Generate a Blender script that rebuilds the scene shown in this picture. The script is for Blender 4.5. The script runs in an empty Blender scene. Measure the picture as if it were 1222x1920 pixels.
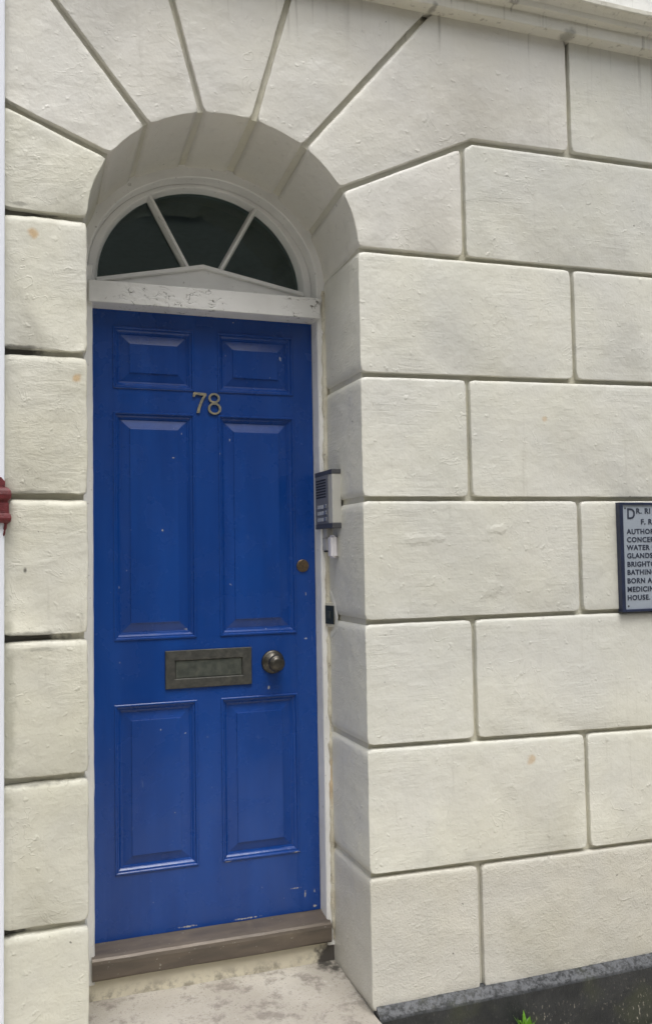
import bpy, bmesh, math, random
from mathutils import Vector, Matrix, noise
random.seed(7)
S = bpy.context.scene
COL = S.collection
# ------------------------------------------------------------------ camera
cam = bpy.data.objects.new('camera', bpy.data.cameras.new('camera'))
COL.objects.link(cam); S.camera = cam
RIGHT = Vector((0.94327, -0.33161, -0.01663)); FWD = Vector((0.33203, 0.94199, 0.04921)); UP = Vector((-0.00065, -0.05194, 0.99865))
cam.matrix_world = Matrix(((RIGHT.x, UP.x, -FWD.x, -0.6441), (RIGHT.y, UP.y, -FWD.y, -2.6561), (RIGHT.z, UP.z, -FWD.z, 1.8181), (0, 0, 0, 1)))
cam.data.sensor_fit = 'VERTICAL'; cam.data.sensor_height = 36; cam.data.sensor_width = 36
cam.data.lens = 1678.7 / 1920 * 36
cam.data.clip_start = 0.05; cam.data.clip_end = 2000
# ------------------------------------------------------------------ overcast sky and sun
W = bpy.data.worlds.new('World'); S.world = W; W.use_nodes = True
wn = W.node_tree.nodes; wl = W.node_tree.links
sky = wn.new('ShaderNodeTexSky'); sky.sky_type = 'NISHITA'; sky.sun_disc = False
SUN_EL, SUN_AZ = math.radians(66), math.radians(184)      # azimuth clockwise from +Y
sky.sun_elevation = SUN_EL; sky.sun_rotation = SUN_AZ; sky.dust_density = 4; sky.air_density = 1.0; sky.ozone_density = 1
hs = wn.new('ShaderNodeHueSaturation'); hs.inputs['Saturation'].default_value = 0.22
wl.new(sky.outputs[0], hs.inputs['Color']); wl.new(hs.outputs[0], wn['Background'].inputs[0])
wn['Background'].inputs[1].default_value = 0.13
sl = bpy.data.lights.new('sun', 'SUN'); sl.energy = 1.5; sl.angle = math.radians(38); sl.color = (1.0, 0.975, 0.94)
so = bpy.data.objects.new('sun', sl); COL.objects.link(so)
sd = Vector((math.sin(SUN_AZ) * math.cos(SUN_EL), math.cos(SUN_AZ) * math.cos(SUN_EL), math.sin(SUN_EL)))
so.rotation_euler = sd.to_track_quat('Z', 'Y').to_euler(); so.location = sd * 20
S.view_settings.view_transform = 'Standard'; S.view_settings.look = 'None'
S.view_settings.exposure = 0.45; S.view_settings.gamma = 1

# ------------------------------------------------------------------ material helpers
class NT:
    def __init__(s, name):
        s.m = bpy.data.materials.new(name); s.m.use_nodes = True
        s.t = s.m.node_tree; s.b = s.t.nodes['Principled BSDF']
        s.co = s.n('ShaderNodeTexCoord').outputs['Object']
    def n(s, k, **kw):
        nd = s.t.nodes.new(k)
        for a, v in kw.items(): setattr(nd, a, v)
        return nd
    def l(s, a, b): s.t.links.new(a, b)
    def put(s, sock, v):
        if isinstance(v, bpy.types.NodeSocket): s.l(v, sock)
        else: sock.default_value = v
    def mapped(s, scale, src=None):
        m = s.n('ShaderNodeMapping'); s.l(src or s.co, m.inputs[0]); m.inputs['Scale'].default_value = scale
        return m.outputs[0]
    def noise(s, scale, detail=3, rough=0.55, vec=None, dist=0.0):
        nd = s.n('ShaderNodeTexNoise'); s.l(vec or s.co, nd.inputs['Vector'])
        nd.inputs['Scale'].default_value = scale; nd.inputs['Detail'].default_value = detail
        nd.inputs['Roughness'].default_value = rough; nd.inputs['Distortion'].default_value = dist
        return nd.outputs['Fac']
    def noisec(s, scale, detail=2):
        nd = s.n('ShaderNodeTexNoise'); s.l(s.co, nd.inputs['Vector'])
        nd.inputs['Scale'].default_value = scale; nd.inputs['Detail'].default_value = detail
        return nd.outputs['Color']
    def rng(s, v, a, b, c=0.0, d=1.0, smooth=True):
        nd = s.n('ShaderNodeMapRange'); nd.interpolation_type = 'SMOOTHSTEP' if smooth else 'LINEAR'
        s.l(v, nd.inputs[0])
        for i, x in enumerate((a, b, c, d)): nd.inputs[i + 1].default_value = x
        return nd.outputs[0]
    def math(s, op, a, b=0.0):
        nd = s.n('ShaderNodeMath', operation=op); s.put(nd.inputs[0], a); s.put(nd.inputs[1], b); return nd.outputs[0]
    def mix(s, f, a, b):
        nd = s.n('ShaderNodeMix', data_type='RGBA'); s.put(nd.inputs[0], f)
        for sock, v in ((nd.inputs[6], a), (nd.inputs[7], b)):
            if isinstance(v, tuple): v = (*v[:3], 1)
            s.put(sock, v)
        return nd.outputs[2]
    def spot(s, c, r, scale=(1, 1, 1), wob=0.5, nsc=30):
        """mask around a point, ragged by noise"""
        sub = s.n('ShaderNodeVectorMath', operation='SUBTRACT'); s.l(s.co, sub.inputs[0]); sub.inputs[1].default_value = c
        mul = s.n('ShaderNodeVectorMath', operation='MULTIPLY'); s.l(sub.outputs[0], mul.inputs[0]); mul.inputs[1].default_value = scale
        ln = s.n('ShaderNodeVectorMath', operation='LENGTH'); s.l(mul.outputs[0], ln.inputs[0])
        nz = s.noise(nsc, 3)
        d = s.math('ADD', ln.outputs['Value'], s.math('MULTIPLY', s.math('SUBTRACT', nz, 0.5), r * wob * 3))
        return s.rng(d, r * 0.3, r, 1.0, 0.0)
    def z(s):
        nd = s.n('ShaderNodeSeparateXYZ'); s.l(s.co, nd.inputs[0]); return nd.outputs[2]
    def x(s):
        nd = s.n('ShaderNodeSeparateXYZ'); s.l(s.co, nd.inputs[0]); return nd.outputs[0]
    def bump(s, h, strength, dist=0.01, prev=None):
        nd = s.n('ShaderNodeBump'); s.l(h, nd.inputs['Height']); nd.inputs['Strength'].default_value = strength
        nd.inputs['Distance'].default_value = dist
        if prev is not None: s.l(prev, nd.inputs['Normal'])
        return nd.outputs[0]
    def out(s, col=None, rough=0.6, normal=None, metallic=0.0, spec=None):
        if col is not None: s.put(s.b.inputs['Base Color'], (*col, 1) if isinstance(col, tuple) else col)
        s.put(s.b.inputs['Roughness'], rough); s.b.inputs['Metallic'].default_value = metallic
        if spec is not None: s.b.inputs['Specular IOR Level'].default_value = spec
        if normal is not None: s.l(normal, s.b.inputs['Normal'])
        return s.m

def stucco(name, base, base2, brush=(5, 5, 60), bs=0.38, grain=0.25, spots=(), streaks=False, rough=0.5, lumps=()):
    t = NT(name)
    c = t.mix(t.rng(t.noise(1.7, 4), 0.35, 0.68), base, base2)
    c = t.mix(t.math('MULTIPLY', t.rng(t.noise(9, 5, 0.65), 0.5, 0.75), 0.35), c, tuple(v * 0.90 for v in base2))
    # thin vertical run-off marks and small pits of dirt
    c = t.mix(t.math('MULTIPLY', t.rng(t.noise(1, 4, 0.6, t.mapped((38, 38, 2.2))), 0.58, 0.8), 0.24), c, (0.30, 0.28, 0.22))
    pit = t.math('MULTIPLY', t.rng(t.noise(55, 1), 0.755, 0.80), t.rng(t.noise(5, 2), 0.45, 0.65))
    c = t.mix(t.math('MULTIPLY', pit, 0.8), c, (0.10, 0.09, 0.075))
    for (p, r, sc, colr, amt) in spots:
        c = t.mix(t.math('MULTIPLY', t.spot(p, r, sc), amt), c, colr)
    if streaks:
        up = t.rng(t.z(), 3.42, 3.66)
        st = t.rng(t.noise(1, 3, 0.6, t.mapped((30, 30, 1.0))), 0.58, 0.72)
        c = t.mix(t.math('MULTIPLY', t.math('MULTIPLY', st, up), 0.55), c, (0.16, 0.14, 0.11))
    oi = t.n('ShaderNodeObjectInfo').outputs['Random']          # each block was painted a little differently
    hv = t.n('ShaderNodeHueSaturation'); t.l(c, hv.inputs['Color']); t.l(t.rng(oi, 0, 1, 0.955, 1.035, False), hv.inputs['Value'])
    t.l(t.rng(t.noise(3.1, 3), .3, .7, .82, 1.22), hv.inputs['Saturation']); c = hv.outputs[0]
    n = t.bump(t.noise(3.2, 5, .6), 0.55, 0.03)
    patchy = t.rng(t.noise(4.5, 3), 0.42, 0.62)
    n = t.bump(t.math('MULTIPLY', t.noise(1, 5, 0.7, t.mapped(brush), .6), patchy), bs, 0.006, n)
    wv = t.noise(7, 3, .6, None, 1.2)                             # thin raised lap lines of old coats of paint
    lap = t.math('MULTIPLY', t.rng(t.math('ABSOLUTE', t.math('SUBTRACT', wv, .5)), 0, .012, 1, 0), t.rng(t.noise(6, 2), .5, .66))
    n = t.bump(lap, 0.4, 0.003, n)
    n = t.bump(t.rng(t.noise(34, 2), 0.62, 0.78), 0.4, 0.004, n)
    for p, r, sc_ in lumps: n = t.bump(t.spot(p, r, sc_, .5, 22), .5, .005, n)
    n = t.bump(t.noise(150, 4, 0.65), grain, 0.003, n)
    return t.out(c, t.rng(t.noise(6, 3), 0.3, 0.7, rough - 0.12, rough + 0.12), n)

RUST = (0.50, 0.29, 0.09); BLK = (0.035, 0.032, 0.025); GRN = (0.20, 0.20, 0.13)
CREAM = (0.670, 0.660, 0.587); CREAM2 = (0.615, 0.612, 0.558)
M = {}
M['cream'] = stucco('cream_painted_stucco', CREAM, CREAM2, spots=[
    ((1.01, 0, 1.12), 0.022, (1, .3, 1), RUST, .45), ((1.10, 0, 2.28), 0.014, (1, .3, 1), RUST, .35)], streaks=True, lumps=[((.875, 0, 1.70), .045, (1, .3, 1)), ((.90, 0, 1.90), .03, (.6, .3, 1.5)), ((.62, 0, 1.87), .05, (.5, .3, 2))])
M['cream_left'] = stucco('cream_painted_stucco_worn', (0.66, 0.645, 0.55), (0.605, 0.595, 0.515), brush=(9, 9, 34), bs=0.6, grain=0.3, spots=[
    ((-.585, 0, 2.76), 0.022, (1.2, .3, 1), RUST, .6), ((-.465, 0, 2.345), 0.018, (1, .3, 1), RUST, .6),
    ((-.625, 0, 2.424), 0.05, (.7, .3, 4.5), BLK, .7), ((-.60, 0, 1.611), 0.06, (.5, .3, 5), BLK, .6), ((-.56, 0, 1.57), 0.025, (.4, .3, 3), BLK, .3),
    ((-.65, 0, .795), 0.03, (1, .3, 2.4), BLK, .8), ((-.57, 0, 2.01), 0.06, (.5, .3, 5), BLK, .45), ((-.6, 0, 1.20), 0.07, (.4, .3, 5), BLK, .5), ((-.62, 0, 2.84), 0.02, (.5, .3, 2), BLK, .4),
    ((-.605, 0, 1.792), 0.007, (1, .3, .6), BLK, .8), ((-.66, 0, 1.4), 0.05, (1.2, .3, .12), GRN, .35)])
M['cream_arch'] = stucco('cream_painted_arch_stucco', (0.68, 0.665, 0.60), (0.65, 0.632, 0.58), brush=(7, 7, 16), bs=0.45, grain=0.22, spots=[
    ((-.65, 0, 3.125), 0.02, (.7, .3, 2), BLK, .5), ((.69, 0, 3.65), 0.014, (1, .3, 1), BLK, .7), ((1.23, 0, 3.645), 0.016, (1.2, .3, .8), BLK, .7)], streaks=True)
M['rough'] = stucco('cream_roughcast', (0.61, 0.59, 0.525), (0.575, 0.56, 0.495), brush=(60, 60, 70), bs=0.6, grain=0.9)
M['groove'] = stucco('cream_joint', (0.60, 0.58, 0.485), (0.54, 0.525, 0.44), brush=(20, 20, 20), bs=0.4, spots=[
    ((-.63, .01, 2.41), 0.09, (.8, .3, 1), BLK, .9), ((-.60, .01, 1.60), 0.09, (.7, .3, 1), BLK, .9), ((-.65, .01, .795), 0.06, (1, .3, 1), BLK, .95), ((-.62, .01, 2.815), 0.08, (.7, .3, 1), BLK, .8),
    ((.69, .015, 3.645), 0.03, (1, .3, 1), BLK, .9), ((1.23, .015, 3.635), 0.034, (1.2, .3, .8), BLK, .9), ((.425, .3, 1.985), .03, (1, 1, 1), BLK, .8)], streaks=True)
M['upper'] = stucco('white_painted_stucco', (0.84, 0.84, 0.81), (0.82, 0.82, 0.79), bs=0.2)

def white_paint(name, peel):
    t = NT(name)
    c = t.mix(t.rng(t.noise(5, 4), 0.4, 0.7), (0.83, 0.825, 0.80), (0.75, 0.745, 0.72))
    c = t.mix(t.math('MULTIPLY', t.rng(t.noise(60, 3), 0.66, 0.74), 0.5), c, (0.25, 0.23, 0.19))
    n = t.bump(t.noise(1, 3, 0.6, t.mapped((8, 40, 40))), 0.25, 0.003)
    v = t.n('ShaderNodeTexVoronoi', feature='DISTANCE_TO_EDGE'); v.inputs['Scale'].default_value = 1
    wob = t.n('ShaderNodeVectorMath', operation='MULTIPLY_ADD'); t.l(t.noisec(35, 3), wob.inputs[0]); wob.inputs[1].default_value = (.06, .04, .035); t.l(t.co, wob.inputs[2])
    t.l(t.mapped((17, 30, 48), wob.outputs[0]), v.inputs['Vector'])
    crack = t.math('MULTIPLY', t.rng(v.outputs[0], 0.0, 0.055, 1.0, 0.0), t.rng(t.noise(30, 2), .4, .6))
    if peel == 'transom':
        a = t.math('MULTIPLY', t.rng(t.x(), -0.33, -0.27), t.rng(t.x(), 0.02, 0.09, 1, 0))
        b = t.rng(t.x(), 0.24, 0.30)
        msk = t.math('MULTIPLY', t.math('ADD', a, b), t.rng(t.noise(16, 3), 0.42, 0.56))
    else:
        msk = t.math('MULTIPLY', t.rng(t.noise(7, 3), 0.60, 0.72), 0.6)
    k = t.math('MULTIPLY', crack, msk)
    c = t.mix(k, c, (0.13, 0.12, 0.10))
    flake = t.math('MULTIPLY', msk, t.rng(v.outputs[0], 0.0, 0.35))
    n = t.bump(flake, 0.45, 0.003, n)
    return t.out(c, 0.42, n)
M['white'] = white_paint('white_gloss_paint', '')
M['peel'] = white_paint('white_peeling_paint', 'transom')

def door_blue():
    t = NT('blue_gloss_paint')
    c = t.mix(t.rng(t.noise(1, 3, 0.6, t.mapped((9, 9, 1.2))), 0.35, 0.7), (0.0035, 0.043, 0.225), (0.006, 0.056, 0.275))
    # chips, specks and scuffs
    spk = t.math('MULTIPLY', t.rng(t.noise(75, 0, 0.5, t.mapped((1, 1, .8))), 0.85, 0.88), t.rng(t.noise(3, 2), 0.45, 0.6))
    c = t.mix(t.math('MULTIPLY', spk, .6), c, (0.55, 0.56, 0.58))
    scf = t.math('MULTIPLY', t.rng(t.noise(1, 2, 0.5, t.mapped((62, 62, 11))), 0.72, 0.80), t.rng(t.noise(4, 2), 0.45, 0.6))
    c = t.mix(t.math('MULTIPLY', scf, 0.22), c, (0.25, 0.33, 0.5))
    for p, r, sc in (((.335, .41, .63), .014, (2.6, .3, .6)), ((.30, .41, .655), .02, (.5, .3, 5)), ((.37, .41, .64), .010, (2.5, .3, .7)), ((.372, .41, .585), .012, (1, .3, 1.4)),
                     ((.06, .41, .778), .013, (.5, .3, 2.4)), ((.30, .41, .781), .012, (.4, .3, 3)), ((.212, .41, 1.36), .009, (1, .3, .8)), ((.355, .41, 1.685), .008, (2, .3, .8)),
                     ((-.115, .41, 2.165), .007, (.8, .3, 2)), ((-.155, .41, 1.915), .006, (1, .3, 1)), ((-.12, .41, .962), .005, (1, .3, 1)), ((.10, .41, 2.65), .006, (1, .3, 1)), ((-.08, .41, .58), .03, (.5, .3, 5)), ((.12, .41, .578), .03, (.4, .3, 6))):
        c = t.mix(t.math('MULTIPLY', t.spot(p, r * .62, sc, .9, 140), .8), c, (0.50, 0.46, 0.38))
    n = t.bump(t.noise(1, 3, 0.6, t.mapped((55, 55, 5))), 0.22, 0.003)
    n = t.bump(t.noise(7, 3), 0.12, 0.01, n)
    return t.out(c, t.rng(t.noise(8, 4), 0.3, 0.7, 0.17, 0.33), n, spec=0.5)
M['blue'] = door_blue()

def metal(name, c1, c2, rough=0.42, met=0.85, sc=40):
    t = NT(name)
    c = t.mix(t.rng(t.noise(sc, 4, 0.65), 0.35, 0.7), c1, c2)
    return t.out(c, t.rng(t.noise(sc * 1.5, 3), 0.3, 0.7, rough - .08, rough + .15), t.bump(t.noise(sc * 3, 2), 0.12, 0.002), met)
M['bronze'] = metal('tarnished_bronze', (0.082, 0.083, 0.077), (0.125, 0.124, 0.11), .46, .7)
M['bronze_flap'] = metal('tarnished_bronze_flap', (0.075, 0.085, 0.075), (0.12, 0.13, 0.11), .5, .6)
M['knob'] = metal('worn_bronze_knob', (0.07, 0.066, 0.058), (0.115, 0.107, 0.09), .36, .85)
M['brass'] = metal('dull_brass', (0.22, 0.15, 0.085), (0.12, 0.10, 0.075), .4, .8, 120)
M['numeral'] = metal('weathered_brass_numeral', (0.33, 0.29, 0.20), (0.20, 0.20, 0.165), .5, .5, 70)

def plain(name, col, rough=0.5, var=0.12, sc=30, bs=0.1, met=0.0, spec=None):
    t = NT(name)
    c = t.mix(t.rng(t.noise(sc, 4, .6), 0.35, 0.7), col, tuple(v * (1 - var) for v in col))
    return t.out(c, rough, t.bump(t.noise(sc * 6, 2), bs, 0.002), met, spec)
M['grey_dark'] = plain('dark_grey_plastic', (0.18, 0.185, 0.20), .45)
M['grey_cap'] = plain('charcoal_plastic', (0.075, 0.078, 0.085), .4)
M['grey_light'] = plain('light_grey_aluminium', (0.50, 0.495, 0.455), .42, .06)
M['black'] = plain('black_slot', (0.008, 0.008, 0.01), .6)
M['button'] = plain('silver_button', (0.35, 0.37, 0.40), .25, .1, 30, .05, .6)
M['paper'] = plain('name_card', (0.55, 0.57, 0.58), .35, .35, 160)
M['plastic'] = plain('white_plastic', (0.74, 0.72, 0.74), .35, .05)
M['trunk'] = plain('off_white_plastic', (0.50, 0.49, 0.46), .45, .15)
M['plate_old'] = plain('green_black_iron', (0.022, 0.032, 0.028), .45, .5, 90, .5)
M['navy'] = plain('navy_painted_frame', (0.018, 0.026, 0.060), .4, .3)
M['plaque'] = plain('pale_blue_grey_enamel', (0.31, 0.35, 0.405), .3, .05, 12, .05)
M['letters'] = plain('dark_engraved_letters', (0.025, 0.032, 0.055), .5)
M['red'] = plain('dark_red_gloss_paint', (0.15, 0.018, 0.022), .4, .45, 60, .8)
M['neigh'] = plain('cool_white_paint', (0.80, 0.83, 0.90), .5, .04, 6, .08)
M['leaf'] = plain('fresh_weed_green', (0.13, 0.30, 0.025), .5, .4, 40)
M['hall'] = plain('dim_hall_paint', (0.45, 0.50, 0.45), .8)
M['tar'] = plain('road_asphalt', (0.085, 0.085, 0.085), .85, .3, 60, .6)
M['ground'] = plain('plain_ground', (0.11, 0.11, 0.10), .9, .3, 2)
M['kerb'] = plain('granite_kerb', (0.48, 0.45, 0.40), .8, .25, 50, .4)
M['slab'] = plain('paving_slab', (0.50, 0.47, 0.41), .85, .25, 25, .5)

def sill_mat():
    t = NT('weathered_brown_sill')
    c = t.mix(t.rng(t.noise(1, 4, .6, t.mapped((5, 30, 30))), .35, .7), (0.150, 0.122, 0.095), (0.105, 0.088, 0.072))
    c = t.mix(t.math('MULTIPLY', t.rng(t.noise(9, 4), .55, .72), .4), c, (0.25, 0.205, 0.15))
    c = t.mix(t.math('MULTIPLY', t.rng(t.noise(110, 1), .74, .78), .6), c, (.4, .38, .34))
    return t.out(c, t.rng(t.noise(12, 3), .3, .7, .32, .5), t.bump(t.noise(40, 3), .2, .003), .25)
M['sill'] = sill_mat()
def riser_mat():
    t = NT('dirty_cream_riser')
    c = t.mix(t.rng(t.noise(8, 4), .4, .7), (0.70, 0.65, 0.51), (0.62, 0.57, 0.45))
    dirt = t.math('MULTIPLY', t.rng(t.z(), .425, .465, 1, 0), t.rng(t.noise(22, 4, .7), .42, .62))
    c = t.mix(t.math('MULTIPLY', dirt, .65), c, (.17, .15, .12))
    c = t.mix(t.spot((.41, .345, .44), .07, (1, 1, .8), .7), c, (.09, .08, .07))
    return t.out(c, .6, t.bump(t.noise(50, 3), .4, .004))
M['riser'] = riser_mat()
def step_mat():
    t = NT('worn_stone_step')
    c = t.mix(t.rng(t.noise(4, 5, .65), .35, .68), (0.38, 0.35, 0.30), (0.52, 0.49, 0.435))
    c = t.mix(t.math('MULTIPLY', t.rng(t.noise(16, 5, .7), .47, .66), .75), c, (.19, .165, .14))
    c = t.mix(t.math('MULTIPLY', t.rng(t.noise(12, 4, .7), .62, .74), .8), c, (.56, .54, .49))
    c = t.mix(t.spot((.40, .31, .41), .06, (1, 1, 1), .8), c, (.07, .065, .055))
    c = t.mix(t.math('MULTIPLY', t.rng(t.noise(160, 2), .62, .70), .5), c, (.10, .09, .08))
    return t.out(c, .85, t.bump(t.noise(110, 4, .7), .6, .005, t.bump(t.noise(14, 4), .4, .012)))
M['step'] = step_mat()
def plinth_mat():
    t = NT('flaking_black_plinth_paint')
    c = t.mix(t.rng(t.noise(9, 4), .35, .7), (0.013, 0.015, 0.017), (0.026, 0.028, 0.030))
    c = t.mix(t.math('MULTIPLY', t.rng(t.noise(6, 4), .5, .7), .55), c, (0.04, 0.046, 0.022))
    low = t.rng(t.z(), .24, .37, 1, .12)
    sp = t.rng(t.noise(1, 2, .6, t.mapped((120, 120, 60))), .60, .70)
    c = t.mix(t.math('MULTIPLY', t.math('MULTIPLY', sp, low), t.rng(t.noise(9, 3), .35, .6)), c, (.33, .31, .26))
    up = t.rng(t.z(), .378, .392)
    c = t.mix(t.math('MULTIPLY', up, t.rng(t.noise(60, 4, .75), .42, .60, .9, .0)), c, (.095, .10, .11))
    return t.out(c, t.rng(t.noise(30, 3), .3, .7, .4, .65), t.bump(t.noise(60, 4, .7), .6, .006))
M['plinth'] = plinth_mat()
def glass_mat():
    t = NT('fanlight_glass')
    tr = t.n('ShaderNodeBsdfTransparent'); tr.inputs[0].default_value = (.72, .78, .76, 1)
    gl = t.n('ShaderNodeBsdfGlossy'); gl.inputs['Roughness'].default_value = .05; gl.inputs[0].default_value = (.82, .97, 1, 1)
    fr = t.n('ShaderNodeFresnel'); fr.inputs[0].default_value = 1.6
    t.l(t.bump(t.noise(5, 2), .04, .01), gl.inputs['Normal'])
    mx = t.n('ShaderNodeMixShader'); t.l(fr.outputs[0], mx.inputs[0]); t.l(tr.outputs[0], mx.inputs[1]); t.l(gl.outputs[0], mx.inputs[2])
    t.l(mx.outputs[0], t.t.nodes['Material Output'].inputs[0])
    return t.m
M['glass'] = glass_mat()
def caulk_mat():
    t = NT('cracked_cream_caulk')
    c = t.mix(t.rng(t.noise(14, 4), .4, .65), (.64, .61, .50), (.50, .46, .36))
    k = t.rng(t.noise(1, 4, .7, t.mapped((70, 70, 26)), 1.5), .60, .66)
    c = t.mix(t.math('MULTIPLY', k, .75), c, (.12, .10, .08))
    c = t.mix(t.math('MULTIPLY', t.spot((.41, .34, 1.03), .05, (1, 1, .5)), .6), c, (.45, .30, .14))
    return t.out(c, .65, t.bump(t.noise(45, 4, .7), .7, .006))
M['caulk'] = caulk_mat()

# ------------------------------------------------------------------ object helpers (meshes are written in world metres)
def thing(name, label, cat, loc, group=None):
    o = bpy.data.objects.new(name, None); COL.objects.link(o); o.location = loc; o.empty_display_size = .1
    o['label'] = label; o['category'] = cat
    if group: o['group'] = group
    return o
def obj(name, bm, mat, parent=None, smooth=False, label=None, kind=None, recalc=True):
    if recalc: bmesh.ops.recalc_face_normals(bm, faces=bm.faces[:])
    me = bpy.data.meshes.new(name); bm.to_mesh(me); bm.free()
    me.materials.append(M[mat] if isinstance(mat, str) else mat)
    if smooth: me.polygons.foreach_set('use_smooth', [True] * len(me.polygons))
    o = bpy.data.objects.new(name, me); COL.objects.link(o)
    if parent is not None:
        o.parent = parent
        if parent.type == 'EMPTY': o.location = -parent.location
    if label: o['label'] = label
    if kind: o['kind'] = kind
    return o
def box(bm, x0, x1, y0, y1, z0, z1, bev=0.0, seg=2):
    r = bmesh.ops.create_cube(bm, size=1)
    for v in r['verts']:
        v.co = Vector(((x0 + x1) / 2 + v.co.x * (x1 - x0), (y0 + y1) / 2 + v.co.y * (y1 - y0), (z0 + z1) / 2 + v.co.z * (z1 - z0)))
    if bev:
        es = list({e for v in r['verts'] for e in v.link_edges})
        bmesh.ops.bevel(bm, geom=es, offset=bev, segments=seg, affect='EDGES', profile=.5)
    return bm
def B(*a, **k): return box(bmesh.new(), *a, **k)
def extrude_profile(prof, x0, x1, bm=None, n=1, wob=0.0):
    """closed (y,z) profile swept along x"""
    bm = bm or bmesh.new(); rings = []
    for i in range(n + 1):
        x = x0 + (x1 - x0) * i / n
        rings.append([bm.verts.new((x, y + wob * noise.noise((x * 9, y * 20, z * 20)), z + wob * noise.noise((x * 9, 5 + y * 20, z * 20)))) for y, z in prof])
    for a, b in zip(rings, rings[1:]):
        for j in range(len(prof)):
            k = (j + 1) % len(prof); bm.faces.new((a[j], a[k], b[k], b[j]))
    bm.faces.new(rings[0]); bm.faces.new(rings[-1][::-1])
    return bm
def prism(pts, y0, y1, bm=None):
    """(x,z) polygon between two depths"""
    bm = bm or bmesh.new()
    a = [bm.verts.new((x, y0, z)) for x, z in pts]; b = [bm.verts.new((x, y1, z)) for x, z in pts]
    bm.faces.new(a); bm.faces.new(b[::-1])
    for i in range(len(pts)):
        j = (i + 1) % len(pts); bm.faces.new((a[i], b[i], b[j], a[j]))
    return bm
def lathe(c, prof, n=40, bm=None):
    """(radius, y offset) turned about the y axis through c"""
    bm = bm or bmesh.new(); rings = []
    for r, y in prof:
        if r < 1e-5: rings.append([bm.verts.new((c[0], c[1] + y, c[2]))])
        else: rings.append([bm.verts.new((c[0] + r * math.cos(2 * math.pi * i / n), c[1] + y, c[2] + r * math.sin(2 * math.pi * i / n))) for i in range(n)])
    for a, b in zip(rings, rings[1:]):
        for i in range(n):
            j = (i + 1) % n
            if len(a) == 1 and len(b) == 1: continue
            if len(a) == 1: bm.faces.new((a[0], b[j], b[i]))
            elif len(b) == 1: bm.faces.new((a[i], a[j], b[0]))
            else: bm.faces.new((a[i], a[j], b[j], b[i]))
    return bm
def rect_rings(x0, x1, z0, z1, prof):
    """mitred frame: prof = [(inset, y)], closed by a flat field"""
    bm = bmesh.new(); rings = []
    for i, y in prof: rings.append([bm.verts.new(p) for p in ((x0 + i, y, z0 + i), (x1 - i, y, z0 + i), (x1 - i, y, z1 - i), (x0 + i, y, z1 - i))])
    for a, b in zip(rings, rings[1:]):
        for k in range(4):
            j = (k + 1) % 4; bm.faces.new((a[k], a[j], b[j], b[k]))
    bm.faces.new(rings[-1])
    return bm
def fix_front(bm):
    """open shells: turn faces towards the street"""
    for f in bm.faces:
        f.normal_update()
        if f.normal.y > 1e-4: f.normal_flip()

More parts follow.
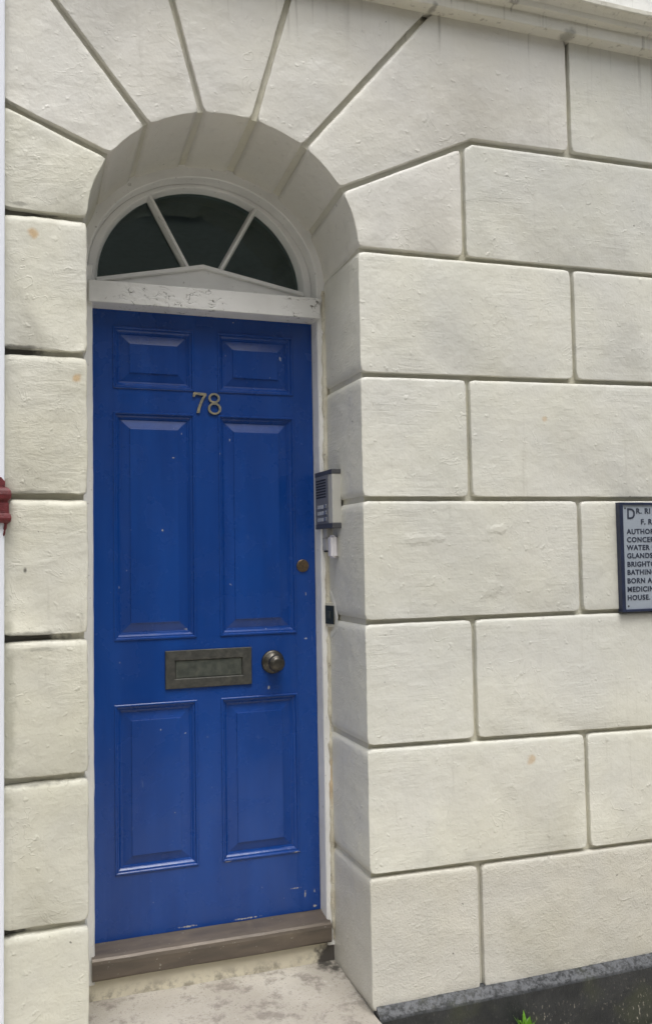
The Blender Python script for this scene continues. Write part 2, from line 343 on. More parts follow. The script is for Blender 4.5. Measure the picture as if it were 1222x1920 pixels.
# ------------------------------------------------------------------ stucco blocks
JW = 0.0098          # half of a joint
def offset_poly(pts, ins):
    n = len(pts); out = []
    area = sum(pts[i][0] * pts[(i + 1) % n][1] - pts[(i + 1) % n][0] * pts[i][1] for i in range(n))
    sg = 1 if area > 0 else -1
    L = []
    for i in range(n):
        p = Vector(pts[i]); q = Vector(pts[(i + 1) % n]); d = (q - p).normalized()
        nn = Vector((-d.y, d.x)) * sg; L.append((p + nn * ins[i], d))
    for i in range(n):
        p, d = L[i - 1]; q, e = L[i]
        cr = d.x * e.y - d.y * e.x
        if abs(cr) < 1e-3: out.append(q.copy())
        else:
            t = ((q.x - p.x) * e.y - (q.y - p.y) * e.x) / cr
            out.append(p + d * t)
    return out, sg
def block(parent, pts, ins, mat, depth=.06, rnd=.0034, wob=.0016, drop=0.0, name='stone_block'):
    base, sg = offset_poly(pts, ins)
    if sg < 0:                                   # keep every outline anticlockwise
        pts = pts[::-1]; n = len(pts); ins = [ins[(n - 2 - i) % n] for i in range(n)]
        base, sg = offset_poly(pts, ins)
    n = len(base); fac = []; yf = []
    for i in range(n):                           # upper arrises are worn rounder than the lower ones
        d = (base[(i + 1) % n] - base[i]).normalized(); up = -d.x
        fac.append(3.0 if up > .4 else (.35 if up < -.4 else .7)); yf.append(2.6 if up > .4 else (.5 if up < -.4 else 1.0))
    cnt = [max(1, int((base[(i + 1) % n] - base[i]).length / .02)) for i in range(n)]
    def outline(o):
        poly = base if o == 0 else offset_poly(pts, [v + o * f for v, f in zip(ins, fac)])[0]
        P = []
        for i in range(n):
            for j in range(cnt[i]): P.append(poly[i].lerp(poly[(i + 1) % n], j / cnt[i]))
        m = len(P)
        return [P[i] * .6 + (P[i - 1] + P[(i + 1) % m]) * .2 if (P[i] - P[i - 1]).normalized().dot((P[(i + 1) % m] - P[i]).normalized()) < .8 else P[i] for i in range(m)]
    YF = [yf[i] if j else (yf[i] + yf[i - 1]) / 2 for i in range(n) for j in range(cnt[i])]
    P = outline(0); m = len(P); D = []
    for i in range(m):
        d = (P[(i + 1) % m] - P[i - 1]).normalized(); p = P[i]
        w = noise.noise((p.x * 13, 3.1, p.y * 13)) * .7 + noise.noise((p.x * 45, 9.1, p.y * 45)) * .5
        D.append(Vector((-d.y, d.x)) * w * wob)
    bm = bmesh.new(); rings = []
    for o, y in ((0, depth), (0, rnd * 1.3), (rnd * .12, rnd * .6), (rnd * .45, rnd * .15), (rnd * 1.2, 0), (rnd * 1.2 + .006, -.0003)):
        ring = []
        for q, dd, fy in zip(outline(o), D, YF):
            q = q + dd; yy = y if y in (depth, 0) or y < 0 else y * fy
            if 0 <= y < depth: yy += wob * .7 * noise.noise((q.x * 8, 20.5, q.y * 8))
            ring.append(bm.verts.new((q.x, yy, q.y - (drop if y == depth else 0))))
        rings.append(ring)
    for a, b in zip(rings, rings[1:]):
        for i in range(m):
            j = (i + 1) % m; bm.faces.new((a[i], a[j], b[j], b[i]))
    bm.faces.new(rings[-1])
    return obj(name, bm, mat, parent, smooth=True)

XL, XR, XE = -.434, .4185, -.656
XC, AW, AR, ZS = -.0075, .4262, .381, 2.813
house = thing('house_front', 'cream stucco house front with channelled blocks around an arched blue doorway', 'house', (0, 0, .2))
ZR = {1: (.398, .398), 2: (.808, .791), 3: (1.209, 1.188), 4: (1.602, 1.605), 5: (1.997, 2.002), 6: (2.400, 2.422), 7: (2.810, 2.825), 8: (3.2285, 3.241), 9: (3.665, 3.665)}
ZL = {1: .398, 2: .797, 3: 1.207, 4: 1.600, 5: 1.998, 6: 2.412, 7: 2.816}
def zr(k, x): a, b = ZR[k]; return a + (b - a) * (x - .4185) / 1.1
XA, XB, XEND = .805, 1.229, 2.92
RD = .348
for k in range(1, 7):
    xs = [XR] + ([XA, XA + .845, XA + 1.69] if k % 2 == 1 else [XB, XB + .845]) + [XEND]
    for i in range(len(xs) - 1):
        a, b = xs[i], xs[i + 1]
        lo = 0 if k == 1 else JW
        jl = 0 if i == 0 else JW * .85; jr = 0 if i == len(xs) - 2 else JW * .85
        pts = [(a, zr(k, a)), (b, zr(k, b)), (b, zr(k + 1, b)), (a, zr(k + 1, a))]
        block(house, pts, [lo * 1.05, jr, JW * .45, jl], 'rough' if k == 1 else 'cream', RD if i == 0 else .06)
    pts = [(XE - .01, ZL[k]), (XL, ZL[k]), (XL, ZL[k + 1]), (XE - .01, ZL[k + 1])]
    block(house, pts, [0 if k == 1 else JW, 0, JW * .6, 0], 'cream_left', RD, rnd=.0060, wob=.0042)
# arch blocks: joints measured from the wall
J = {1: ((.360, 3.001), (.845, 3.2295)), 2: ((.2375, 3.125), (.700, 3.665)), 3: ((.074, 3.186), (.2125, 3.665)), 4: ((-.090, 3.186), (-.2165, 3.665)),
     5: ((-.251, 3.118), (-.666, 3.640)), 6: ((-.367, 3.014), (-.666, 3.133))}
def ang(p): return math.atan2((p[1] - ZS) / AR, (p[0] - XC) / AW)
def arc(a, b):
    k = max(2, int(abs(a - b) / .07))
    return [(XC + AW * math.cos(a + (b - a) * i / k), ZS + AR * math.sin(a + (b - a) * i / k)) for i in range(k + 1)]
A = {k: ang(v[0]) for k, v in J.items()}; A[0] = 0.0; A[7] = math.pi
def arch_block(a0, a1, rest, rest_ins, first_ins, mat='cream_arch'):
    """arc from angle a1 back to a0 along the opening, then the outer corners"""
    ap = arc(a1, a0)
    pts = ap + rest
    ins = [0] * (len(ap) - 1) + rest_ins
    block(house, pts, ins, mat, RD, rnd=.0032, wob=.0020, drop=.03, name='arch_block')
JJ = JW * .95
zx = 3.001 + (3.2295 - 3.001) * (XA - .36) / (.845 - .36)
arch_block(A[0], A[1], [(XA, zr(7, XA)), (XA, zx)], [JW, JW * .85, JJ], 0)
block(house, [(XA, zr(7, XA)), (XA + .845, zr(7, XA + .845)), (XA + .845, zr(8, XA + .845)), (.845, 3.2295), (XA, zx)], [JW, JW * .85, JW, JJ, JW * .85], 'cream')
block(house, [(XA + .845, zr(7, XA + .845)), (XEND, zr(7, XEND)), (XEND, zr(8, XEND)), (XA + .845, zr(8, XA + .845))], [JW, 0, JW, JW * .85], 'cream')
arch_block(A[1], A[2], [(.845, 3.2295), (XB + .008, zr(8, XB)), (XB + .008, 3.665), J[2][1]], [JJ, JW, JW * .85, 0, JJ], 0)
block(house, [(XB + .008, zr(8, XB)), (XB + .845, zr(8, XB + .845)), (XB + .845, 3.665), (XB + .008, 3.665)], [JW, JW * .85, 0, JW * .85], 'cream')
block(house, [(XB + .845, zr(8, XB + .845)), (XEND, zr(8, XEND)), (XEND, 3.665), (XB + .845, 3.665)], [JW, 0, 0, JW * .85], 'cream')
arch_block(A[2], A[3], [J[2][1], J[3][1]], [JJ, 0, JJ], 0)
arch_block(A[3], A[4], [J[3][1], J[4][1]], [JJ, 0, JJ], 0)
arch_block(A[4], A[5], [J[4][1], (-.666, 3.665), J[5][1]], [JJ, 0, 0, JJ], 0)
arch_block(A[5], A[6], [J[5][1], J[6][1]], [JJ, 0, JJ], 0)
arch_block(A[6], A[7], [J[6][1], (-.666, ZL[7])], [JJ, 0, JW], 0, 'cream_left')
# recessed joint bed behind the blocks, with the opening a centimetre wider
def backing():
    bm = bmesh.new(); g = .010; yb = .021
    path = [(XR + g, .2), (XR + g, ZS)] + [(XC + (AW + g) * math.cos(a), ZS + (AR + g) * math.sin(a)) for a in [math.pi * i / 40 for i in range(1, 40)]] + [(XL - g, ZS), (XL - g, .2)]
    f = [bm.verts.new((x, yb, z)) for x, z in path]; r = [bm.verts.new((x, .62, z - (.0535 if z > ZS else 0))) for x, z in path]
    for i in range(len(path) - 1): bm.faces.new((f[i], f[i + 1], r[i + 1], r[i]))
    top = [bm.verts.new((x, yb, 3.7)) for x, z in path[1:-1]]
    for i in range(len(top) - 1): bm.faces.new((f[i + 1], f[i + 2], top[i + 1], top[i]))
    def q(*p): bm.faces.new([bm.verts.new(v) for v in p])
    q((XR + g, yb, .2), (XEND, yb, .2), (XEND, yb, 3.7), (XR + g, yb, 3.7))
    q((-.67, yb, .2), (XL - g, yb, .2), (XL - g, yb, 3.7), (-.67, yb, 3.7))
    q((XEND, yb, .2), (XEND, 6, .2), (XEND, 6, 3.7), (XEND, yb, 3.7))
    bmesh.ops.remove_doubles(bm, verts=bm.verts[:], dist=1e-5)
    return bm
obj('wall_bed', backing(), 'groove', house, recalc=False)
# string course and the white wall over it
sc = [(.05, 3.648), (-.048, 3.648), (-.051, 3.651), (-.051, 3.692), (-.054, 3.695), (-.076, 3.697), (-.079, 3.704), (-.082, 3.713), (-.092, 3.722), (-.102, 3.727), (-.112, 3.728), (-.114, 3.731), (-.114, 3.745), (-.110, 3.748), (0.05, 3.79)]
t_ = stucco('string_course_paint', (0.66, 0.64, 0.56), (0.60, 0.585, 0.51), bs=.3, streaks=True, spots=[((.69, -.03, 3.65), .018, (1, .3, 1), BLK, .5), ((1.22, -.03, 3.65), .025, (.7, .3, 1), BLK, .45), ((.75, -.05, 3.69), .022, (3, .3, .5), BLK, .45), ((.98, -.08, 3.72), .022, (3.5, .3, .4), BLK, .5)])
obj('string_course', extrude_profile(sc, -.668, XEND, n=120, wob=.0016), t_, house, label='moulded string course streaked with grime')
obj('upper_wall', B(-.668, XEND, .001, .3, 3.77, 7.2), 'upper', house, label='white painted wall above the string course')
# black plinth
pl = [(.05, .412), (-.004, .412), (-.009, .408), (-.028, .388), (-.032, .380), (-.034, .19), (.05, .19)]
obj('plinth', extrude_profile(pl, .431, XEND, n=110, wob=.002), 'plinth', house, label='black painted plinth with flaking lower face')
obj('plinth', extrude_profile(pl, -.668, -.446, n=10, wob=.002), 'plinth', house)

# ------------------------------------------------------------------ door
YD = .41
def leaf():
    bm = bmesh.new()
    X = [-.388, -.317, -.043, .043, .317, .391]; Z = [.571, .78, 1.333, 1.548, 2.317, 2.399, 2.61, 2.682]
    holes = {(i, j) for i in (1, 3) for j in (1, 3, 5)}
    for i in range(5):
        for j in range(7):
            if (i, j) in holes: continue
            y = YD if i in (0, 4) else (YD + .0007 if j % 2 == 0 else YD + .0004)
            box(bm, X[i], X[i + 1], y, YD + .03, Z[j], Z[j + 1])
    box(bm, X[0] + .001, X[-1] - .001, YD + .024, YD + .045, Z[0] + .001, Z[-1] - .001)
    return bm
door = obj('door', leaf(), 'blue', house, label='deep blue glossy six-panel front door numbered 78')
prof = [(0, YD + .004), (0, YD - .0025), (.002, YD - .0042), (.006, YD - .0042), (.008, YD - .002), (.009, YD + .003), (.013, YD + .0035), (.0175, YD + .0075), (.020, YD + .0105), (.0235, YD + .011), (.0245, YD + .0138), (.027, YD + .0142),
        (.0555, YD + .0065), (.0562, YD + .0028), (.0585, YD + .0022)]
for x0, x1 in ((-.317, -.043), (.043, .317)):
    for z0, z1 in ((.78, 1.333), (1.548, 2.317), (2.399, 2.61)):
        bm = rect_rings(x0 - .0015, x1 + .0015, z0 - .0015, z1 + .0015, prof); fix_front(bm)
        obj('panel', bm, 'blue', door, recalc=False)
# letter plate
bm = rect_rings(-.150, .151, 1.3765, 1.5055, [(0, YD), (0, YD - .005), (.002, YD - .0075), (.031, YD - .0085), (.0335, YD - .0075), (.0345, YD - .0015), (.0345, YD - .001)]); fix_front(bm)
obj('letter_plate', bm, 'bronze', door, recalc=False, label='tarnished bronze letter plate')
obj('letter_flap', B(-.1145, .1155, YD - .0035, YD - .0012, 1.412, 1.470, bev=.0008), 'bronze_flap', door)
# knob on its rose
obj('door_knob', lathe((.228, YD, 1.449), [(.041, 0), (.0412, -.004), (.039, -.0075), (.034, -.010), (.031, -.0105), (.028, -.014), (.018, -.017), (.0145, -.022), (.0145, -.034), (.019, -.038), (.0265, -.042), (.0292, -.049), (.0285, -.056), (.025, -.061), (.0235, -.0615), (.0225, -.0645), (.013, -.068), (0, -.069)]), 'knob', door, smooth=True, label='round dark bronze door knob')
def lock():
    bm = lathe((.344, YD, 1.785), [(.0225, 0), (.0225, -.004), (.020, -.0065), (.0145, -.0070), (.0140, -.0050), (.0135, -.0075), (0, -.0078)])
    box(bm, .3425, .3455, YD - .0085, YD - .007, 1.776, 1.790)
    return bm
obj('lock_cylinder', lock(), 'brass', door, smooth=False, label='small brass lock cylinder')
bm = bmesh.new(); box(bm, .3432, .3448, YD - .0092, YD - .0084, 1.778, 1.788)
obj('keyhole', bm, 'black', door)
def nx(c): return -.0475 + (c - 265) * .000153
def nz(c): return 2.395 - (c - 185) * .0001495
seven = [(278, 187), (575, 200), (580, 248), (524, 330), (474, 450), (436, 560), (418, 668), (350, 668), (374, 560), (414, 440), (462, 335), (508, 264), (420, 250), (335, 240), (306, 296), (264, 294)]
obj('numeral_seven', prism([(nx(a), nz(b)) for a, b in seven], YD - .007, YD - .0004), 'numeral', door)
def ring(bm, cx, cz, ro, ri, y0, y1, n=32):
    for i in range(n):
        a, b = 2 * math.pi * i / n, 2 * math.pi * (i + 1) / n
        P = [(nx(cx + r[0] * math.cos(t)), nz(cz + r[1] * math.sin(t))) for r, t in ((ro, a), (ro, b), (ri, b), (ri, a))]
        f = [bm.verts.new((x, y0, z)) for x, z in P]; g = [bm.verts.new((x, y1, z)) for x, z in P]
        bm.faces.new(f); bm.faces.new((f[0], f[1], g[1], g[0])); bm.faces.new((f[2], f[3], g[3], g[2]))
bm = bmesh.new(); ring(bm, 755, 308, (134, 120), (84, 74), YD - .007, YD - .0004); ring(bm, 763, 556, (155, 138), (102, 98), YD - .0074, YD - .0004)
obj('numeral_eight', bm, 'numeral', door)
# frame posts, sill, riser and step
def post(x0, x1):
    bm = bmesh.new(); n = 60; rings = []
    for i in range(n + 1):
        z = .47 + (2.79 - .47) * i / n
        w = .0016 * noise.noise((x0 * 7, z * 16, 2)) + .001 * noise.noise((x0, z * 50, 5))
        s = 1 if x0 > 0 else -1
        xi, xo = (x0, x1) if x0 > 0 else (x1, x0)
        rings.append([bm.verts.new(p) for p in ((xi + w * .4, .47, z), (xi + w, .348, z), (xi + s * .004 + w, .3425 + w, z), (xo, .3425 - w, z), (xo, .47, z))])
    for a, b in zip(rings, rings[1:]):
        for j in range(5): bm.faces.new((a[j], a[(j + 1) % 5], b[(j + 1) % 5], b[j]))
    return bm
obj('frame_post', post(.3925, .435), 'white', house); obj('frame_post', post(-.447, -.3895), 'white', house)
def caulk(x, y, r):
    bm = bmesh.new(); n = 150; rings = []
    for i in range(n + 1):
        z = .49 + (2.77 - .49) * i / n
        k = r * (1 + .55 * noise.noise((z * 14, x * 9, 3)) + .45 * noise.noise((z * 47, x * 9, 8)))
        if noise.noise((z * 9, 4, x)) < -.42: k *= .35
        rings.append([bm.verts.new((x + k * math.cos(a) * 1.1, y + k * math.sin(a), z)) for a in [2 * math.pi * j / 8 for j in range(8)]])
    for a, b in zip(rings, rings[1:]):
        for j in range(8): bm.faces.new((a[j], a[(j + 1) % 8], b[(j + 1) % 8], b[j]))
    return bm
obj('caulk_bead', caulk(.4165, .3415, .009), 'caulk', house, smooth=True); obj('caulk_bead', caulk(-.434, .3415, .007), 'caulk', house, smooth=True)
sp = [(.47, .5755), (.412, .5705), (.345, .558), (.333, .554), (.3255, .548), (.322, .538), (.322, .494), (.327, .487), (.345, .485), (.47, .485)]
obj('door_sill', extrude_profile(sp, -.400, .402, n=60, wob=.0016), 'sill', house, smooth=False, label='worn brown threshold under the blue door')
obj('step_riser', extrude_profile([(.346, .38), (.349, .486), (.46, .486), (.46, .38)], -.44, .425, n=40, wob=.003), 'riser', house)
def step():
    bm = bmesh.new(); nx_, ny = 50, 26; g = []
    for i in range(nx_ + 1):
        row = []
        for j in range(ny + 1):
            x = -.445 + (.4275 + .445) * i / nx_; y = -.085 + (.36 + .085) * j / ny
            z = .386 + (.031) * max(0, y) / .345 + .0025 * noise.noise((x * 6, y * 6, 1)) + .0012 * noise.noise((x * 25, y * 25, 4))
            if j == 0: z -= .006
            row.append(bm.verts.new((x, y, z)))
        g.append(row)
    for i in range(nx_):
        for j in range(ny): bm.faces.new((g[i][j], g[i + 1][j], g[i + 1][j + 1], g[i][j + 1]))
    fr = [bm.verts.new((r[0].co.x, -.087, .19)) for r in g]
    for i in range(nx_): bm.faces.new((g[i][0], fr[i], fr[i + 1], g[i + 1][0]))
    return bm
obj('doorstep', step(), 'step', house, smooth=True, label='worn stone doorstep with dirty corners')
# hall behind the fanlight
bm = B(-.75, .75, .48, 2.6, .45, 3.35); [f.normal_flip() for f in bm.faces]
fs = [f for f in bm.faces if abs(f.calc_center_median().y - .48) < 1e-4]; bmesh.ops.delete(bm, geom=fs, context='FACES')
obj('hall', bm, 'hall', house, recalc=False)
# ------------------------------------------------------------------ fanlight
FZ = 2.78
def ell(a, b, t, x=XC): return (x + a * math.cos(t), FZ + b * math.sin(t))
def fan_frame():
    bm = bmesh.new(); n = 56
    prof = [(.450, .405, .40), (.450, .405, .3405), (.4005, .355, .3405), (.3975, .352, .3435), (.3965, .351, .398), (.3945, .349, .398), (.393, .3475, .3945), (.371, .3395, .3945), (.3675, .3365, .398), (.3585, .330, .430), (.3585, .330, .46)]
    rings = []
    for i in range(n + 3):
        if i == 0 or i == n + 2: t = 0 if i == 0 else math.pi; dz = -.05
        else: t = math.pi * (i - 1) / n; dz = 0
        w = .0012 * noise.noise((t * 6, 1, 3)); row = []
        for a, b, y in prof:
            x, z = ell(a + w, b + w, t); row.append(bm.verts.new((x, y, z + dz)))
        rings.append(row)
    for p, q in zip(rings, rings[1:]):
        for j in range(len(prof) - 1): bm.faces.new((p[j], p[j + 1], q[j + 1], q[j]))
    for f in bm.faces:
        f.normal_update()
    return bm
fan = obj('fanlight', fan_frame(), 'white', house, label='half-round white fanlight of three dark panes')
bm = bmesh.new()
obj('transom', B(-.4035, .398, .3255, .43, 2.6655, 2.7385, bev=.003), 'peel', fan, label='white transom rail with cracked peeling paint')
apex = (-.010, 2.8425); lft = (-.372, 2.7655); rgt = (.357, 2.7735)
obj('pediment_panel', prism([(-.375, 2.735), (.36, 2.735), (rgt[0], rgt[1] - .008), (apex[0], apex[1] - .008), (lft[0], lft[1] - .008)], .3965, .44), 'white', fan)
def strip(p, q, w0, w1, y0, y1, yb):
    """bar from p to q (x,z), wide w0 at the back and w1 in front"""
    bm = bmesh.new(); d = (Vector(q) - Vector(p)).normalized(); nn = Vector((-d.y, d.x)); R = []
    for c in (Vector(p), Vector(q)):
        R.append([bm.verts.new((v.x, y, v.y)) for v, y in ((c + nn * w0 / 2, yb), (c + nn * w0 / 2, y1), (c + nn * w1 / 2, y0), (c - nn * w1 / 2, y0), (c - nn * w0 / 2, y1), (c - nn * w0 / 2, yb))])
    for j in range(6): bm.faces.new((R[0][j], R[0][(j + 1) % 6], R[1][(j + 1) % 6], R[1][j]))
    bm.faces.new(R[0]); bm.faces.new(R[1][::-1])
    return bm
obj('pediment_moulding', strip((lft[0], lft[1] - .007), (apex[0] + .003, apex[1] - .007), .017, .011, .384, .390, .44), 'white', fan)
obj('pediment_moulding', strip((apex[0] - .001, apex[1] - .0072), (rgt[0], rgt[1] - .007), .017, .011, .3845, .3905, .44), 'white', fan)
bl0, bl1, br0, br1 = (-.192, 3.072), (-.062, 2.832), (.187, 3.072), (.055, 2.832)
obj('glazing_bar', strip(bl0, bl1, .021, .009, .395, .420, .446), 'white', fan)
obj('glazing_bar', strip(br0, br1, .021, .009, .395, .420, .446), 'white', fan)
def gl_arc(t0, t1, k=14): return [ell(.362, .3335, t0 + (t1 - t0) * i / k) for i in range(k + 1)]
tl = math.acos((bl0[0] - XC) / .362); tr = math.acos((br0[0] - XC) / .362)
for pts in (gl_arc(tl, math.pi) + [(lft[0], lft[1] - .01), (bl1[0], bl1[1] - .01)], gl_arc(tr, tl) + [bl1, (apex[0], apex[1] - .01), br1], gl_arc(0, tr) + [(br1[0], br1[1] - .01), (rgt[0], rgt[1] - .01)]):
    obj('pane', prism(pts, .4345, .4375), 'glass', fan)
# ------------------------------------------------------------------ intercom on the reveal
RX = XR
ic = thing('intercom', 'grey door entry intercom with speaker slots and three call buttons', 'intercom', (RX, .28, 1.915))
F = .3875
def ix(bm, x0, x1, y0, y1, z0, z1, bev=0.0): return box(bm, x0, x1, y0, y1, z0, z1, bev)
obj('casing', ix(bmesh.new(), F, RX + .002, .204, .378, 1.930, 2.100, .0025), 'grey_light', ic)
obj('top_cap', ix(bmesh.new(), F - .002, RX + .002, .202, .381, 2.099, 2.115, .002), 'grey_cap', ic)
obj('bottom_cap', ix(bmesh.new(), F - .002, RX + .002, .202, .381, 1.914, 1.931, .002), 'grey_cap', ic)
fp = obj('front_panel', ix(bmesh.new(), F - .0022, F + .004, .240, .377, 1.931, 2.099, .001), 'grey_dark', ic)
for i in range(7):
    z = 2.083 - i * .0098
    obj('speaker_slot', ix(bmesh.new(), F - .0026, F, .263, .366, z - .0024, z + .0024), 'black', fp)
for i in range(3):
    z = 1.990 - i * .0222
    obj('name_card', ix(bmesh.new(), F - .0036, F, .290, .352, z - .0062, z + .0062, .0008), 'paper', fp)
    obj('call_button', ix(bmesh.new(), F - .0060, F, .258, .281, z - .0062, z + .0068, .0018), 'button', fp)
tk = thing('cable_trunking', 'short off-white cable trunking below the grey intercom', 'trunking', (RX, .32, 1.83))
obj('upper_section', ix(bmesh.new(), .3985, RX + .002, .298, .336, 1.882, 1.916, .002), 'trunk', tk)
obj('lower_section', ix(bmesh.new(), .3955, RX + .002, .294, .338, 1.838, 1.880, .003), 'trunk', tk)
obj('open_end', ix(bmesh.new(), .400, RX, .298, .334, 1.832, 1.839), 'black', tk)
pb = thing('sensor_box', 'small white rounded plastic box on the reveal below the intercom', 'sensor box', (RX, .255, 1.81))
bm = ix(bmesh.new(), .391, RX - .003, .229, .272, 1.811, 1.890); bmesh.ops.bevel(bm, geom=bm.edges[:], offset=.0075, segments=3, affect='EDGES')
obj('cover', bm, 'plastic', pb)
obj('back_plate', ix(bmesh.new(), RX - .0045, RX + .001, .233, .268, 1.816, 1.885, .002), 'trunk', pb)
# old iron keep with a broken plaster rim
kp = thing('keep_plate', 'old dark iron plate set in broken plaster beside the door frame', 'plate', (RX, .31, 1.58))
def slanted(u0, u1, t0, t1, z0, z1):
    """plate set askew between the reveal and the frame"""
    A0, B0 = Vector((.4172, .286)), Vector((.4035, .338)); nn = Vector((-(B0 - A0).y, (B0 - A0).x)).normalized()
    P = [A0.lerp(B0, u) + nn * t for u, t in ((u0, t0), (u1, t0), (u1, t1), (u0, t1))]
    bm = bmesh.new(); lo = [bm.verts.new((p.x, p.y, z0)) for p in P]; hi = [bm.verts.new((p.x, p.y, z1)) for p in P]
    bm.faces.new(lo); bm.faces.new(hi[::-1])
    for i in range(4): bm.faces.new((lo[i], lo[(i + 1) % 4], hi[(i + 1) % 4], hi[i]))
    bmesh.ops.bevel(bm, geom=bm.edges[:], offset=.0006, segments=1, affect='EDGES'); return bm
obj('packing', slanted(-.12, 1.05, -.012, .0, 1.570, 1.655), 'caulk', kp)
obj('plate', slanted(0, .95, -.001, .0035, 1.581, 1.645), 'plate_old', kp)
obj('slot', slanted(.35, .62, .003, .0055, 1.600, 1.626), 'bronze_flap', kp)
def rim():
    bm = bmesh.new(); ctrl = [(.336, 1.690), (.318, 1.684), (.300, 1.668), (.281, 1.640), (.270, 1.612), (.268, 1.588), (.276, 1.562), (.298, 1.548), (.322, 1.540), (.338, 1.520)]
    P = []
    for i in range(len(ctrl) - 1):
        for k in range(5): P.append(Vector(ctrl[i]).lerp(Vector(ctrl[i + 1]), k / 5))
    P.append(Vector(ctrl[-1])); rows = []
    for i, p in enumerate(P):
        d = (P[min(i + 1, len(P) - 1)] - P[max(i - 1, 0)]).normalized(); nn = Vector((-d.y, d.x))
        w = .015 + .004 * noise.noise((i * .45, 2, 2)); h = .0022 + .001 * noise.noise((i * .5, 7, 2))
        if i < 3 or i > len(P) - 4: h *= .5
        rows.append([bm.verts.new((RX - hh, q.x, q.y)) for q, hh in ((p + nn * w * 1.8, -.001), (p + nn * w * .8, h * .6), (p, h), (p - nn * w * .5, h * .7), (p - nn * w * .9, -.001))])
    for a, b in zip(rows, rows[1:]):
        for j in range(4): bm.faces.new((a[j], a[j + 1], b[j + 1], b[j]))
    return bm
def hollow():
    bm = bmesh.new(); P = [(.342, 1.692), (.318, 1.686), (.298, 1.668), (.280, 1.640), (.270, 1.612), (.268, 1.588), (.277, 1.560), (.298, 1.548), (.322, 1.540), (.342, 1.518)]
    a = [bm.verts.new((RX - .0012, y, z)) for y, z in P]; bm.faces.new(a); return bm
obj('broken_plaster', hollow(), 'caulk', kp)
obj('plaster_rim', rim(), 'cream', kp, smooth=True)
# ------------------------------------------------------------------ plaque
pq = thing('wall_plaque', 'pale blue-grey lettered wall plaque in a navy frame', 'plaque', (1.60, 0, 1.60))
px0, px1, pz0, pz1 = 1.3815, 1.815, 1.603, 1.991
obj('plate', B(px0 + .01, px1 - .01, -.0165, .0, pz0 + .006, pz1 - .006), 'plaque', pq)
def pframe():
    bm = bmesh.new(); w = .0155; v = .010
    for a in ((px0, px0 + w, pz0, pz1), (px1 - w, px1, pz0, pz1), (px0 + w, px1 - w, pz0, pz0 + v), (px0 + w, px1 - w, pz1 - v, pz1)): box(bm, a[0], a[1], -.022, .004, a[2], a[3], bev=.002)
    return bm
obj('frame', pframe(), 'navy', pq)
for x, z in ((1.409, 1.970), (1.411, 1.624)):
    obj('screw', lathe((x, -.0165, z), [(.003, 0), (.003, -.0012), (0, -.0018)], 12), 'bronze', pq)
def lettering():
    bm = bmesh.new()
    rows = [('D', 1.4145, 1.9325, .054, .92), ('R. RI', 1.4545, 1.9515, .0262, 1.1), ('F. R', 1.474, 1.913, .0262, 1.05)] + [(s, 1.4135 - i * .0009, b, .0250, 1.05) for i, (s, b) in enumerate((
        ('AUTHOR', 1.879), ('CONCER', 1.850), ('WATER IN', 1.822), ('GLANDS', 1.793), ('BRIGHTO', 1.763), ('BATHING', 1.7346), ('BORN A', 1.7045), ('MEDICIN', 1.6745), ('HOUSE.', 1.645)))]
    for s, x, b, size, sx in rows:
        cu = bpy.data.curves.new('t', 'FONT'); cu.body = s; cu.size = size; cu.extrude = .0006; cu.offset = .0006; cu.space_character = 1.12; cu.resolution_u = 4
        o = bpy.data.objects.new('t', cu); COL.objects.link(o)
        bpy.context.view_layer.update()
        me = bpy.data.meshes.new_from_object(o.evaluated_get(bpy.context.evaluated_depsgraph_get()))
        me.transform(Matrix.Translation((x, -.0172, b)) @ Matrix.Rotation(math.pi / 2, 4, 'X') @ Matrix.Diagonal((sx, 1, 1, 1)))
        bm.from_mesh(me); bpy.data.meshes.remove(me); bpy.data.objects.remove(o); bpy.data.curves.remove(cu)
    return bm
obj('lettering', lettering(), 'letters', pq)
# ------------------------------------------------------------------ neighbouring shopfront
nb = thing('neighbour_building', 'cool white neighbouring house front at the left with a dark red moulding', 'building', (-1.5, 0, .2))
obj('wall', B(-3.2, -.6595, -.03, 1.0, .19, 7.0, bev=.004), 'neigh', nb)
def red():
    bm = bmesh.new()
    pr = [(-.004, 2.052), (.0015, 2.050), (.002, 2.024), (.010, 2.021), (.0165, 2.013), (.0185, 2.003), (.0165, 1.992), (.009, 1.985), (.0085, 1.981), (.0115, 1.978), (.012, 1.951), (.0165, 1.947), (.0185, 1.938), (.0165, 1.929), (.011, 1.925), (-.004, 1.924)]
    R = []
    xs = [-3.2 + i * (3.2 - .68) / 60 for i in range(61)] + [None, 'c', 'e']
    for x in xs:
        row = []
        for k, (o, z) in enumerate(pr):
            w = (.006 * noise.noise(((x if isinstance(x, float) else -.66) * 40, 1, 1)) if k < 2 else .001 * noise.noise(((x if isinstance(x, float) else -.66) * 30, z * 60, 1)))
            if x is None: p = (-.668, -.03 - o, z + w)
            elif x == 'c': p = (-.6595 + o, -.03 - o, z + (-.012 if k < 2 else 0))
            elif x == 'e': p = (-.6595 + o, .01, z)
            else: p = (x, -.03 - o, z + w)
            row.append(bm.verts.new(p))
        R.append(row)
    for a, b in zip(R, R[1:]):
        for j in range(len(pr) - 1): bm.faces.new((a[j], a[j + 1], b[j + 1], b[j]))
    return bm
obj('moulding', red(), 'red', nb, smooth=False, label='dark red painted moulding with a drip')
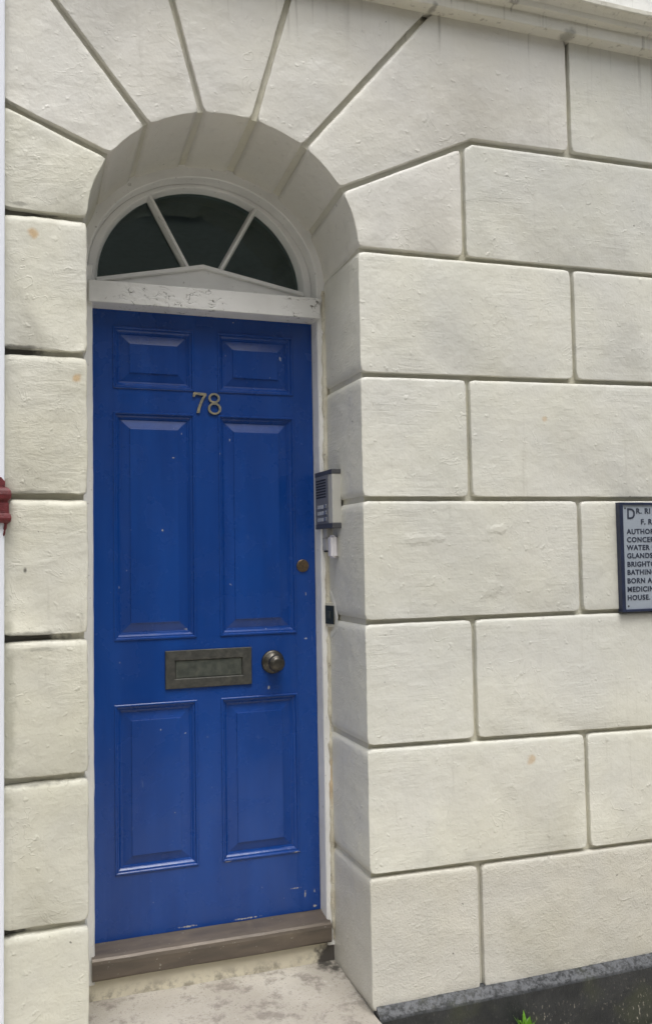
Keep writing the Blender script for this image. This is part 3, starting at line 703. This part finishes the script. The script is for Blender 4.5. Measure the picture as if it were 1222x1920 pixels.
def drip():
    bm = bmesh.new(); rows = []
    for i in range(9):
        t = i / 8; z = 1.930 - .042 * t; w = (.006 - .004 * t + .0012 * math.sin(i * 2.1)); x = -.6545 - .007 * t
        rows.append([bm.verts.new((x + dx * w, -.0325 - dy, z)) for dx, dy in ((-1, -.004), (-.6, .001), (0, .003), (.6, .001), (1, -.004))])
    for a, b in zip(rows, rows[1:]):
        for j in range(4): bm.faces.new((a[j], a[j + 1], b[j + 1], b[j]))
    return bm
obj('paint_drip', drip(), 'red', nb, smooth=True)
# ------------------------------------------------------------------ ground, pavement, road
def sheet(x0, x1, y0, y1, z):
    bm = bmesh.new(); bm.faces.new([bm.verts.new(p) for p in ((x0, y0, z), (x1, y0, z), (x1, y1, z), (x0, y1, z))]); return bm
def struct(name, bm, m):
    o = obj(name, bm, m, recalc=False); o['kind'] = 'structure'; return o
struct('ground', sheet(-600, 600, -600, 600, .06), 'ground')
struct('road', sheet(-60, 60, -9, -3.4, .075), 'tar')
pav = struct('pavement', B(-60, 60, -3.28, .02, .05, .192), 'kerb')
struct('kerb', B(-60, 60, -3.42, -3.278, .05, .20, bev=.012), 'kerb')
bm = B(-.297, .297, -.297, .297, .15, .200, bev=.004, seg=1)
first = obj('paving_slab', bm, 'slab', pav)
src = first
for i in range(-4, 6):
    for j in range(0, 5):
        o = first if first is not None else src.copy()
        if first is None: COL.objects.link(o); o.parent = pav
        first = None
        o.location = (.25 + i * .604 + (.3 if j % 2 else 0), -.340 - j * .604, random.uniform(-.002, .0015))
# ------------------------------------------------------------------ unseen terrace behind the viewer, added to block low sky and shape reflections
def brick_far():
    t = NT('far_painted_front')
    c = t.mix(t.rng(t.noise(3, 4), .35, .7), (.60, .58, .52), (.52, .50, .44)); return t.out(c, .85, t.bump(t.noise(30, 3), .4, .01))
M['far_brick'] = brick_far()
M['far_roof'] = plain('far_slate', (.09, .09, .10), .7); M['far_glass'] = plain('far_window_glass', (.03, .035, .04), .08)
for n_, (xa_, xb_, hh, lab) in enumerate(((-16, -6.2, 7.3, 'unseen pale painted terrace house added for the light, across the street, far left of the doorway'), (-6.15, 3.9, 7.0, 'unseen pale painted terrace house added for the light, directly across the street from the doorway'), (3.95, 14, 7.4, 'unseen pale painted terrace house added for the light, across the street, far right of the doorway'))):
    tb = thing('added_terrace_house', lab, 'house', ((xa_ + xb_) / 2, -10, .06), 'unseen terrace houses added across the street for the light')
    obj('wall', B(xa_, xb_, -16, -10, .05, hh), 'far_brick', tb)
    obj('roof', prism([(xa_, hh), (xb_, hh), (xb_ - .4, hh + 1.1), (xa_ + .4, hh + 1.1)], -15.9, -10.3), 'far_roof', tb)
    for zz in (1.1, 3.9):
        for k in range(4):
            xx = xa_ + 1.3 + k * 2.5
            w_ = obj('window', B(xx - .06, xx + 1.06, -10.01, -9.96, zz - .06, zz + 1.66), 'white', tb)
            obj('pane', B(xx, xx + 1, -9.97, -9.95, zz, zz + 1.6), 'far_glass', w_)
# ------------------------------------------------------------------ weed at the foot of the plinth
wd = thing('weed', 'bright green weed at the foot of the black plinth', 'weed', (.925, -.065, .2))
def blade(L, w, lean, az, z0=0.0):
    bm = bmesh.new(); rows = []; b = Vector((.925, -.065, .198 + z0)); n = 7
    dr = Vector((math.cos(az), math.sin(az), 0)); sd_ = Vector((-math.sin(az), math.cos(az), 0))
    for i in range(n + 1):
        t = i / n; a = lean * (t ** 1.3)
        c = b + dr * (L * t * math.sin(a) + .004) + Vector((0, 0, L * t * math.cos(a)))
        ww = w * (.18 + 1.0 * math.sin(math.pi * min(1, t * .93 + .05)) * (t ** .6)) * (1 + .25 * (i % 2))
        if i == n: ww = .0004
        rows.append([bm.verts.new(c - sd_ * ww), bm.verts.new(c - Vector((0, 0, ww * .25))), bm.verts.new(c + sd_ * ww)])
    for p, q in zip(rows, rows[1:]):
        for j in range(2): bm.faces.new((p[j], p[j + 1], q[j + 1], q[j]))
    return bm
for i in range(17):
    obj('leaf', blade(random.uniform(.115, .138), random.uniform(.007, .012), random.uniform(.08, .5), 2 * math.pi * i / 16 * 1.0 + random.uniform(-.3, .3) + math.pi), 'leaf', wd, smooth=True)
